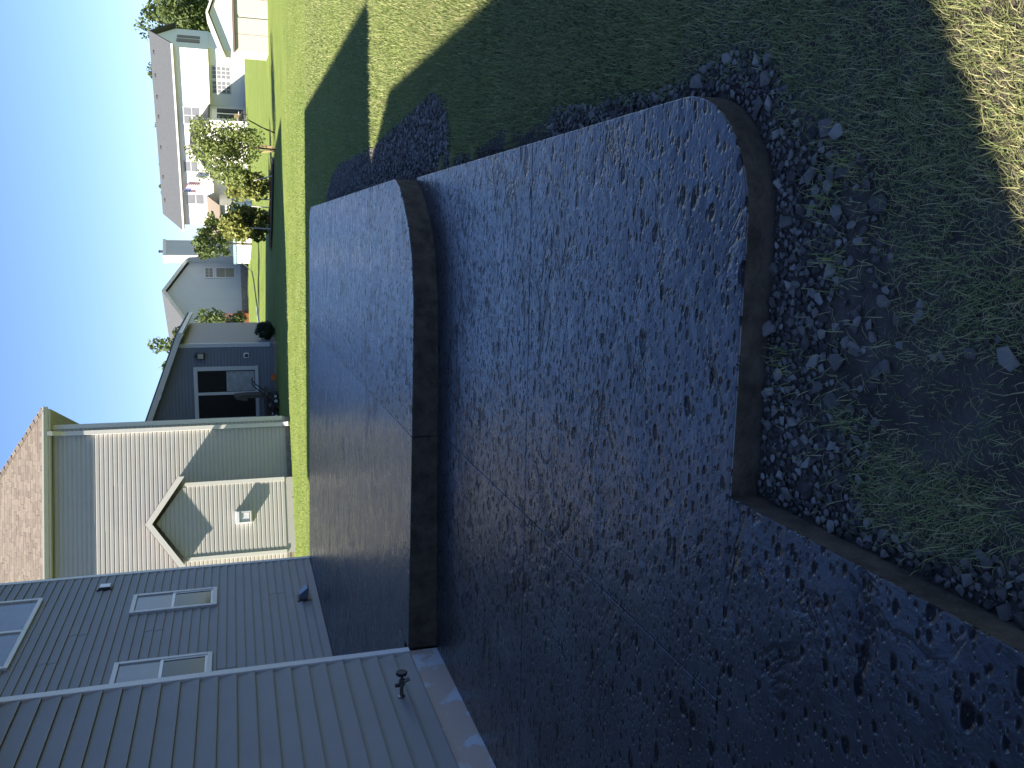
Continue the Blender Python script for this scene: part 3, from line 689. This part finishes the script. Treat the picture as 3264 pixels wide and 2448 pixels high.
def patch(x0, x1, y0, y1, dens, length, width, lean=.55, dry=.25, thin=.0, fade=False):
    n = int((x1-x0)*(y1-y0)*dens); x, y, d = scatter(x0, x1, y0, y1, n, r)
    if thin:
        k = r.random(len(x)) < np.clip(1-thin*np.clip((.20-x)/.25, 0, 1)*np.clip(pnoise(x, y, 9, 4)*2.0+.5, 0, 1), 0, 1); x, y = x[k], y[k]
    if fade:
        k = r.random(len(x)) < np.clip((y1-y)/(y1-y0), 0, 1); x, y = x[k], y[k]
    # long tussocks vary in height
    L = length*(1+.35*pnoise(x, y, 5, 9))
    parts.append(blades(x, y, L, width, r, lean, dry))
patch(-.75, 1.1, .75, 2.0, 24000, .052, .0021, 1.0, .45, .85)
patch(.1, 1.6, 2.0, 3.2, 22000, .050, .0024, .95, .28, .35)
patch(.45, 2.2, 3.2, 5.0, 13000, .042, .0032, .85, .12)
patch(.45, 3.2, 5.0, 8.0, 6500, .044, .0046, .8, .10)
patch(.45, 4.6, 8.0, 13., 2600, .045, .007, .7, .09)
patch(.2, 6.2, 13., 20., 900, .045, .010, .6, .07)
patch(-12, 8.0, 15.4, 29., 300, .04, .012, .6, .05, 0, True)
# loose straw over the bare soil and a few weeds in the gravel
x = r.uniform(-.75, .6, 2600); y = r.uniform(1.2, 2.9, 2600); k = inpoly(x, y, SOIL) & (slab_dist(x, y) > .10+.12*r.random(2600)); x, y = x[k], y[k]
parts.append(blades(x, y, .05, .0020, r, 1.6, .8, gz(x, y)+.018))
for (cx, cy, n) in [(-.34, 2.16, 40), (.12, 2.02, 60), (.52, 6.5, 220), (.54, 6.15, 220), (.20, 1.95, 60), (-.05, 1.95, 50), (-.45, 1.85, 50), (.55, 5.6, 120), (.53, 4.85, 90)]:
    parts.append(blades(cx+r.normal(0, .03, n), cy+r.normal(0, .03, n), .05, .003, r, .7, .25, np.full(n, float(gz(cx, cy))+.01)))
V = []; F = []; C = []; o = 0
for v, f, c in parts: V.append(v); F.append(f+o); C.append(c); o += len(v)
V = np.concatenate(V); F = np.concatenate(F)
g = link('grass', np_mesh('grass', V, F, 'blade', np.concatenate(C)))
tag(g, 'long uneven lawn grass with dry straw blades', 'grass', kind='stuff')

# ------------------------------------------------------------------ trees and shrubs
def leaves(center, radii, n, leaf, r, clumps=14, shell=.55, squash=1., elong=1.6):
    cc = r.normal(0, 1, (clumps, 3)); cc /= np.linalg.norm(cc, axis=1)[:, None]
    cc *= r.uniform(shell, .95, (clumps, 1)); cs = r.uniform(.20, .36, clumps)
    i = r.integers(clumps, size=n); u = r.normal(0, 1, (n, 3)); u /= np.linalg.norm(u, axis=1)[:, None]
    p = cc[i]+u*(cs[i]*r.uniform(.3, 1.15, n)**.6)[:, None]
    p = p*np.array(radii)+np.array(center)
    a = r.normal(0, 1, (n, 3)); a /= np.linalg.norm(a, axis=1)[:, None]; b_ = np.cross(a, r.normal(0, 1, (n, 3))); b_ /= np.linalg.norm(b_, axis=1)[:, None]
    s = leaf*r.uniform(.6, 1.3, n)[:, None]
    V = np.stack([p-a*s*elong*.5, p+b_*s*.5, p+a*s*elong*.5, p-b_*s*.5], 1).reshape(-1, 3)
    o = np.arange(n)[:, None]*4; F = o+np.array([[0, 1, 2, 3]])
    return V, F, np.repeat(np.clip(r.random(n)*.7+cc[i][:, 2]*.25+.15, 0, 1), 4)
def tree(name, label, loc, h, rad_, n, leaf, matn, seed, trunk_r=.06, trunk_h=.3, clumps=16, group=None, cat='tree', limbs=5, stretch=1., shell=.55, elong=1.6):
    r = np.random.default_rng(seed); t = thing(name, label, cat, loc, 0, group)
    cz = h*trunk_h+(h-h*trunk_h)*.5; rz = (h-h*trunk_h)*.5
    if trunk_r:
        mb = MB(); mb.tube([(0, 0, -.15), (.02, 0, h*.25), (0, .03, h*.6), (0, 0, h*.85)], [trunk_r, trunk_r*.8, trunk_r*.5, trunk_r*.2], 8)
        for k in range(limbs):
            a = k*2.4+r.uniform(0, .6); z0 = h*r.uniform(.3, .6); q = rad_*r.uniform(.5, .8)
            mb.tube([(0, 0, z0), (math.cos(a)*q*.5, math.sin(a)*q*.5, z0+h*.12), (math.cos(a)*q, math.sin(a)*q, z0+h*.28)], [trunk_r*.4, trunk_r*.28, trunk_r*.1], 6)
        mb.obj('trunk', 'bark', t)
    v, f, c = leaves((0, 0, cz), (rad_, rad_*stretch, rz), n, leaf, r, clumps, shell, elong=elong)
    link('crown', np_mesh('crown', v, f, matn, c), t)
    return t
def G0(x, y): return (x, y, float(gz(x, y)))
ft = tree('ornamental_tree', 'small leafy tree held by wooden stakes on the sunny lawn', G0(3.05, 33.9), 3.15, 1.35, 6500, .07, 'leaf', 3, .045, .10, 44, limbs=8, shell=.25)
for k, (a, q) in enumerate(((0, .07), (1.3, .08), (2.6, .07), (3.9, .08), (5.2, .07))):
    MB().tube([(q*math.cos(a), q*math.sin(a), -.1), (q*1.9*math.cos(a), q*1.9*math.sin(a), .55)], .022, 6).obj('stake', 'wood', ft)
MB().tube([(.55, .1, -.1), (.75, .05, .45), (1.0, .0, .95)], [.03, .026, .02], 6).obj('leaning_stem', 'bark', ft)
e1 = tree('evergreen_shrub', 'rounded evergreen shrub beside the staked tree, white stake leaning in front', G0(1.95, 37.2), 2.05, .68, 3800, .10, 'leaf_e', 8, .05, .0, 46, 'evergreen shrubs on the lawn', 'shrub', 0, 1, .45, 1.9)
e2 = tree('evergreen_shrub', 'broad evergreen shrub nearest the siding-clad chimney, at the end of the mulch bed', G0(.45, 38.6), 1.95, .78, 4200, .10, 'leaf_e', 9, .05, .0, 50, 'evergreen shrubs on the lawn', 'shrub', 0, 1, .45, 1.9)
bed = MB(); 
pts = [(-.75, 38.1), (-.2, 37.2), (.8, 36.3), (1.8, 35.4), (2.6, 35.0), (2.9, 35.6), (2.5, 37.3), (1.6, 38.6), (.4, 39.6), (-.5, 39.3)]
me = triangulated(pts, .5, lambda x, y: gz(x, y)+.06, 'mulch_bed', 'mulch', .015); mbd = tag(link('mulch_bed', me), kind='structure')
ed = MB(); ed.tube([(x, y, float(gz(x, y))+.05) for x, y in pts[1:6]], .022, 6); eo = ed.obj('edging', 'dark', mbd)
for i, (x, y, dx, hh) in enumerate(((2.25, 35.6, -.25, .75), (1.35, 36.9, .0, .8), (.2, 37.4, .03, .9), (1.05, 37.6, .05, .8))):
    o = MB().tube([(x, y, float(gz(x, y))-.1), (x+dx, y, float(gz(x, y))+hh)], .022, 6).obj('garden_stake', 'trim')
    tag(o, ('white stake leaning in front of the shrub beside the staked tree', 'white stake at the left side of the shrub beside the staked tree', 'white stake standing in front of the broad evergreen shrub', 'white stake at the right side of the broad evergreen shrub')[i], 'stake', 'garden stakes in the mulch bed')
tree('ball_shrub', 'small dark ball-shaped shrub at the corner of the grey house', G0(-3.62, 34.2), .70, .33, 5000, .035, 'leaf_v', 12, .02, .04, 90, None, 'shrub', 0, 1, .62)
tree('leafy_tree', 'loose leafy tree between the grey house and the pale gabled house', G0(-5.4, 52), 3.4, 1.55, 2300, .12, 'leaf_d', 14, .06, .12, 22, limbs=6, shell=.4)
tree('leafy_tree', 'tree in front of the dark porch, right of the siding-clad chimney', G0(-.75, 66), 4.1, 1.35, 1900, .15, 'leaf_d', 15, .08, .28, 18, limbs=6)
tree('leafy_tree', 'sunlit pale tree between the broad evergreen shrub and the porch', G0(.35, 66.5), 3.6, 1.1, 1000, .15, 'leaf', 16, .07, .3, 14, limbs=6)
tree('leafy_tree', 'tree top showing above the grey house roof', G0(-8.8, 70), 7.6, 1.8, 1200, .2, 'leaf_d', 17, .1, .4, 14)
tree('large_tree', 'large dense tree behind the shed at the right', G0(21.5, 104), 9.6, 5.2, 15000, .27, 'leaf_d', 18, .25, .1, 60, limbs=8, shell=.35)
for i, (x, y, h_, rr_, lb) in enumerate(((16.2, 104, 9.4, 1.6, 'tree top above the right end of the long grey roof'), (11.3, 108, 9.3, 1.5, 'tree top above the long grey roof, right of its middle'), (7.6, 108, 8.9, 1.1, 'small tree top above the middle of the long grey roof'), (4.6, 108, 9.0, 1.4, 'tree top above the left part of the long grey roof'), (2.6, 108, 8.4, .8, 'tiny tree top above the left end of the long grey roof'))):
    tree('distant_tree', lb, G0(x, y), h_, rr_, 1500, .20, 'leaf_d', 30+i, .14, .45, 14, 'trees behind the white house')

# ------------------------------------------------------------------ white house (far right)
A = rad(-24)
wh = thing('white_house', 'long white two-storey house with grey roof, in full sun', 'house', (.7, 85, .10), A)
LW, DW, EVZ, RGZ = 15.36, 6.5, 5.45, 7.25
def W(mb, name, m, parent=wh, **kw): return mb.obj(name, m, parent, **kw)
W(MB().box(0, LW, 0, DW, 2.75, EVZ), 'upper_wall', 'sid_w'); W(MB().box(.4, LW-.05, .75, DW, -.5, 2.75), 'lower_wall', 'sid_w')
for x in (0, LW-.1): W(MB().prism([(x, 0, EVZ), (x, DW, EVZ), (x, DW/2, RGZ-.12)], (.1, 0, 0)), 'gable_wall', 'sid_w', fix=True)
for s in (0, 1):
    ye = -.45 if s == 0 else DW+.45
    W(MB().prism([(-.4, ye, EVZ-.05), (-.4, DW/2, RGZ), (-.4, DW/2, RGZ+.12), (-.4, ye, EVZ+.07)], (LW+.8, 0, 0)), 'roof', 'roof_g', fix=True)
W(MB().box(-.4, LW+.4, -.60, -.455, EVZ-.06, EVZ+.08), 'gutter', 'trim'); W(MB().box(-.3, LW+.3, -.45, 0, EVZ-.10, EVZ-.06), 'soffit', 'soffit')
W(MB().box(LW+.001, LW+.06, 1.9, 2.9, 3.4, 5.2).box(LW+.001, LW+.06, 3.4, 4.1, 3.4, 5.2), 'shutter', 'brown')
for x in (14.2, 12.3, 10.5, 8.8, 6.1, 3.4, 1.2):
    z = RGZ-.35; y = DW/2-.62
    W(MB().box(x-.14, x+.14, y-.16, y+.16, z-.1, z+.16).lathe([(.17, .16), (.17, .2), (.02, .22)], (x, y, z), 'z', 10), 'roof_vent', 'dark')
def win(x0, x1, z0, z1, y, cols, rows, name='window'):
    f = W(MB().box(x0-.06, x1+.06, y-.05, y-.002, z0-.06, z1+.06), name, 'trim'); cw = (x1-x0)/cols; rh = (z1-z0)/rows
    for i in range(cols):
        for j in range(rows): MB().box(x0+i*cw+.03, x0+(i+1)*cw-.03, y-.065, y-.052, z0+j*rh+.03, z0+(j+1)*rh-.03).obj('pane', 'blind', f)
    return f
win(12.9, 13.9, 1.05, 2.5, .75, 3, 4); win(11.7, 12.7, 1.05, 2.5, .75, 3, 4)
win(9.2, 10.6, 3.6, 4.9, 0, 2, 2); win(5.0, 5.9, 4.0, 5.1, 0, 1, 2); win(2.0, 2.9, 3.6, 5.0, 0, 1, 2)
# front wing with its own gable, right side in shade
wg = W(MB().box(6.3, 10.6, -3.2, .74, -.5, 2.9).prism([(6.3, -3.2, 2.9), (10.6, -3.2, 2.9), (8.45, -3.2, 4.25)], (0, 3.1, 0)), 'wing', 'sid_w', fix=True)
for e in (6.0, 10.9): MB().prism([(8.45, -3.6, 4.45), (e, -3.6, 2.9), (e, -3.6, 2.75), (8.45, -3.6, 4.30)], (0, 3.55, 0)).obj('wing_roof', 'roof_g', wg, fix=True)
MB().box(10.605, 10.66, -2.6, -1.6, .1, 2.2).box(10.605, 10.66, -1.1, -.1, .1, 2.2).obj('side_door', 'glass', wg)
for x in (7.2, 9.7): MB().box(x-.07, x+.07, -3.36, -3.22, 1.9, 2.2).obj('wall_lamp', 'dark', wg)
win(7.9, 9.0, .6, 2.0, -3.2, 2, 2)
# low side wing with tan roof
lw = W(MB().box(-3.2, 2.6, -1.6, 2.5, -.5, 2.3), 'side_wing', 'sid_w')
MB().prism([(-3.6, -2.1, 2.25), (-3.6, .45, 3.5), (-3.6, .45, 3.6), (-3.6, -2.1, 2.35)], (6.4, 0, 0)).obj('wing_roof', 'roof_n', lw, fix=True)
MB().box(-1.6, .9, -1.66, -1.605, -.2, 1.9).obj('garage_door', 'beige', lw)
# flag on a short pole
fl = thing('flag', 'striped flag with starred blue canton on a slanted pole at the white house wall', 'flag', (3.55, 82.9, 4.9))
MB().tube([(.25, .45, -.1), (-.1, -.5, .55)], .03, 6).obj('flag_pole', 'trim', fl)
mb = MB(); nx_, ny_ = 8, 13
def fpt(i, j): return (-.10+1.45*(i/nx_)*.62, -.5+.12*math.sin(i*.9)+.05*j/13, .45-1.0*(j/13)-.95*(i/nx_)*.55)
for i in range(nx_):
    for j in range(ny_):
        c = 2 if (i < 3 and j < 7) else (j % 2)
        mb.add([fpt(i, j), fpt(i+1, j), fpt(i+1, j+1), fpt(i, j+1)], [(0, 1, 2, 3)], c)
mb.obj('cloth', [mat('flag_red', (.45, .06, .06), .7), mat('flag_white', (.75, .74, .72), .7), mat('flag_blue', (.05, .08, .22), .7)], fl)
MB().add([(x_+.02*dx_, y_-.01, z_+.02*dz_) for (x_, y_, z_) in [(-.1+.06*a+.03*(b_ % 2), -.505, .42-.13*b_-.025*a) for a in range(5) for b_ in range(4)] for dx_, dz_ in ((-1, 0), (0, -1), (1, 0), (0, 1))], [(4*k, 4*k+1, 4*k+2, 4*k+3) for k in range(20)]).obj('stars', 'trim', fl)
# patio set by the wing
def chair(label, loc, rz):
    c = thing('patio_chair', label, 'chair', loc, rz, 'patio chairs at the white house')
    MB().box(-.28, .28, -.26, .26, .40, .46).obj('seat', 'brown', c); MB().box(-.28, .28, .22, .28, .46, 1.0).obj('backrest', 'wood', c)
    for x in (-.25, .25):
        for y in (-.23, .23): MB().box(x-.025, x+.025, y-.025, y+.025, 0, .40).obj('leg', 'brown', c)
        MB().box(x-.03, x+.03, -.26, .24, .64, .68).obj('armrest', 'trim', c)
chair('tan patio chair nearest the dark wing of the white house', G0(9.0, 73.6), .3); chair('brown patio chair left of the tan one, near the staked tree', G0(7.7, 73.8), -.2)
tb = thing('patio_table', 'white round patio table between the two chairs', 'table', G0(8.35, 73.5)); MB().lathe([(.55, .70), (.55, .74)], (0, 0, 0), 'z', 18).obj('tabletop', 'white', tb); MB().lathe([(.25, 0), (.05, .04), (.04, .70)], (0, 0, 0), 'z', 10).obj('pedestal', 'trim', tb)

# ------------------------------------------------------------------ shed
sh = thing('garden_shed', 'cream shed with low gable and double doors at the right edge', 'shed', (8.55, 38.3, float(gz(8.5, 38))), rad(-4))
MB().box(-1.35, 1.35, .12, 2.4, -.3, 1.30).obj('lower_wall', 'beige', sh); MB().box(-1.36, 1.36, .0, 2.4, 1.38, 1.72).prism([(-1.36, 0, 1.72), (1.36, 0, 1.72), (0, 0, 2.22)], (0, 2.4, 0)).obj('gable_wall', 'white', sh, fix=True)
MB().box(-1.37, 1.37, -.03, .3, 1.30, 1.375).obj('shade_band', 'brown', sh)  # brown strip standing in for the soffit shade under the projecting gable
for e in (-1.62, 1.62): MB().prism([(0, -.2, 2.36), (e, -.2, 1.74), (e, -.2, 1.66), (0, -.2, 2.28)], (0, 2.8, 0)).obj('roof', 'trim_n', sh, fix=True)
for x0, x1 in ((-1.30, -.68), (-.66, -.06), (.06, .66), (.68, 1.3)): MB().box(x0, x1, .09, .118, -.05, 1.28).obj('door_panel', 'beige', sh)
# ------------------------------------------------------------------ pale gabled house with chimney
CH = rad(38)
ch = thing('gabled_house', 'pale grey-sided gabled house with tall siding-clad chimney', 'house', (-4.75, 74, .5), CH)
def K(mb, name, m, parent=ch, **kw): return mb.obj(name, m, parent, **kw)
hwid = 3.6
K(MB().box(-hwid, hwid, .012, 9, .35, 3.9).prism([(-hwid, .012, 3.9), (hwid, .012, 3.9), (0, .012, 6.0)], (0, 8.9, 0)), 'wall', 'sid_c', fix=True)
K(MB().box(-hwid+.02, hwid-.02, .03, 9, -1, .36), 'foundation', 'found2')
before = set(COL.objects)
siding(ch, (-hwid, .012), (1, 0), (0, -1), .35, 36, .152, LAP, 'sid_c', lambda z: (0, 2*hwid) if z < 3.75 else ((z+.152-3.9)/2.1*hwid, 2*hwid-(z+.152-3.9)/2.1*hwid), False, 2)
for e in (-1, 1):
    K(MB().prism([(0, -.35, 6.32), (e*(hwid+.4), -.35, 4.0), (e*(hwid+.4), -.35, 3.85), (0, -.35, 6.17)], (0, 9.6, 0)), 'roof', 'roof_g', fix=True)
    K(MB().prism([(0, -.37, 6.28), (e*(hwid+.4), -.37, 3.96), (e*(hwid+.4), -.37, 3.72), (0, -.37, 6.04)], (0, .02, 0)), 'fascia', 'trim_n', fix=True)
def kwin(x0, x1, z0, z1, cols, rows):
    f = K(MB().box(x0-.09, x1+.09, -.06, -.02, z0-.09, z1+.09), 'window', 'trim'); cw = (x1-x0)/cols; rh = (z1-z0)/rows
    for i in range(cols):
        for j in range(rows): MB().box(x0+i*cw+.02, x0+(i+1)*cw-.02, -.075, -.062, z0+j*rh+.02, z0+(j+1)*rh-.02).obj('pane', 'bronze', f)
kwin(1.5, 2.4, .85, 2.25, 1, 2); kwin(1.5, 2.4, 2.5, 3.1, 3, 2)
cm = K(MB().box(2.95, 4.45, -.95, .0, -.6, 6.0), 'chimney', 'sid_c')
for i in range(37): plank(cm, (2.95, -.951), (1, 0), (0, -1), 1.5, .32+i*.152, .152, LAP, 'sid_c')
for x in (2.94, 4.36): MB().box(x, x+.1, -.985, -.95, .3, 6.0).obj('corner_board', 'trim_n', cm)
MB().box(2.88, 4.52, -1.02, .06, 6.0, 6.22).obj('chimney_cap', 'alu', cm); MB().lathe([(.10, 6.22), (.10, 6.5), (.16, 6.52), (.02, 6.6)], (3.7, -.45, 0), 'z', 10).obj('flue', 'dark', cm)
# porch part right of the chimney
K(MB().box(4.45, 7.6, 2.2, 8, -.6, 3.0).prism([(4.45, 2.2, 3.0), (7.6, 2.2, 3.0), (4.45, 2.2, 4.4)], (0, 5.5, 0)), 'porch_wall', 'sid_c', fix=True)
K(MB().prism([(4.2, 1.8, 4.75), (8.0, 1.8, 2.95), (8.0, 1.8, 2.8), (4.2, 1.8, 4.6)], (0, 6.4, 0)), 'porch_roof', 'roof_g', fix=True)
K(MB().box(4.8, 5.9, 2.13, 2.195, 0, 2.1), 'porch_door', 'glass'); K(MB().box(6.2, 7.2, 2.13, 2.195, .7, 2.1), 'window', 'glass')
sd_ = MB(); n_ = 18
prof = [(.02, .0), (.15, .015), (.27, .05), (.38, .11)]
sd_.lathe([(r_, h_) for r_, h_ in prof]+[(.38, .12), (.27, .065), (.02, .02)], (0, 0, 0), 'y', n_)
dish = K(MB().tube([(4.9, 1.9, 4.2), (4.95, 1.85, 4.75), (4.85, 1.75, 4.95)], .03, 6), 'satellite_dish', 'dark')
dd = sd_.obj('reflector', 'dark', dish); dd.location = (4.85, 1.62, 5.1); dd.rotation_euler = (rad(190), 0, rad(-20))
# red stained deck
dk = thing('deck', 'red-brown stained wooden deck with railing behind the leafy tree', 'deck', (-8.0, 70.5, float(gz(-6.6, 69))))
MB().box(-1.6, 1.9, 0, 2.6, -.4, .75).obj('skirt', 'redwood', dk); MB().box(-1.65, 1.95, -.06, 2.6, .76, .86).obj('floor_board', 'redwood', dk)
MB().box(-1.6, 1.9, -.02, .08, 1.75, 1.84).obj('handrail', 'redwood', dk)
for k in range(15): MB().box(-1.55+k*.24, -1.46+k*.24, 0, .06, .86, 1.75).obj('baluster', 'redwood', dk)
# ------------------------------------------------------------------ above-ground pool
po = thing('swimming_pool', 'round white above-ground pool with blue-grey rim behind the evergreens', 'pool', (1.2, 70.2, float(gz(1.2, 68))-.02))
MB().lathe([(3.4, -.2), (3.4, 1.14), (3.32, 1.14), (3.32, .95)], (0, 0, 0), 'z', 40).obj('wall', 'white', po); MB().lathe([(3.30, .9), (3.30, .92)], (0, 0, 0), 'z', 40).obj('water', 'water', po)
mb = MB()
for k in range(40):
    a0, a1 = 2*math.pi*k/40, 2*math.pi*(k+1)/40
    q = [(rr_*math.cos(a), rr_*math.sin(a), z_) for a in (a0, a1) for rr_, z_ in ((3.27, 1.15), (3.52, 1.15), (3.52, 1.36), (3.27, 1.36))]
    mb.add(q, [(0, 4, 5, 1), (1, 5, 6, 2), (2, 6, 7, 3), (3, 7, 4, 0)])
mb.obj('rim', 'teal', po, fix=True)
for k in range(20):
    a = 2*math.pi*k/20; o = MB().box(-.04, .04, -.05, .05, 0, 1.15).obj('upright', 'trim', po); o.location = (3.43*math.cos(a), 3.43*math.sin(a), 0); o.rotation_euler = (0, 0, a)
hs = MB().tube([(x_, y_, float(gz(x_, y_))+z_) for x_, y_, z_ in ((-2.1, 68.6, .7), (-2.35, 67.5, .3), (-2.6, 64, .03), (-3.0, 60.5, .03), (-3.9, 56.5, .03), (-4.3, 54.5, .03))], .035, 6).obj('hose', mat('hose_green', (.06, .10, .05), .6)); tag(hs, 'thin green hose running over the lawn from the pool', 'hose')
wp = MB().tube([(x_, y_, float(gz(x_, y_))+.05) for x_, y_ in ((-4.35, 54.4), (-4.9, 52.5), (-5.3, 50.5), (-5.6, 49.0))], .05, 6).obj('drain_pipe', 'white'); tag(wp, 'white pipe lying on the lawn beside the leafy tree', 'pipe')
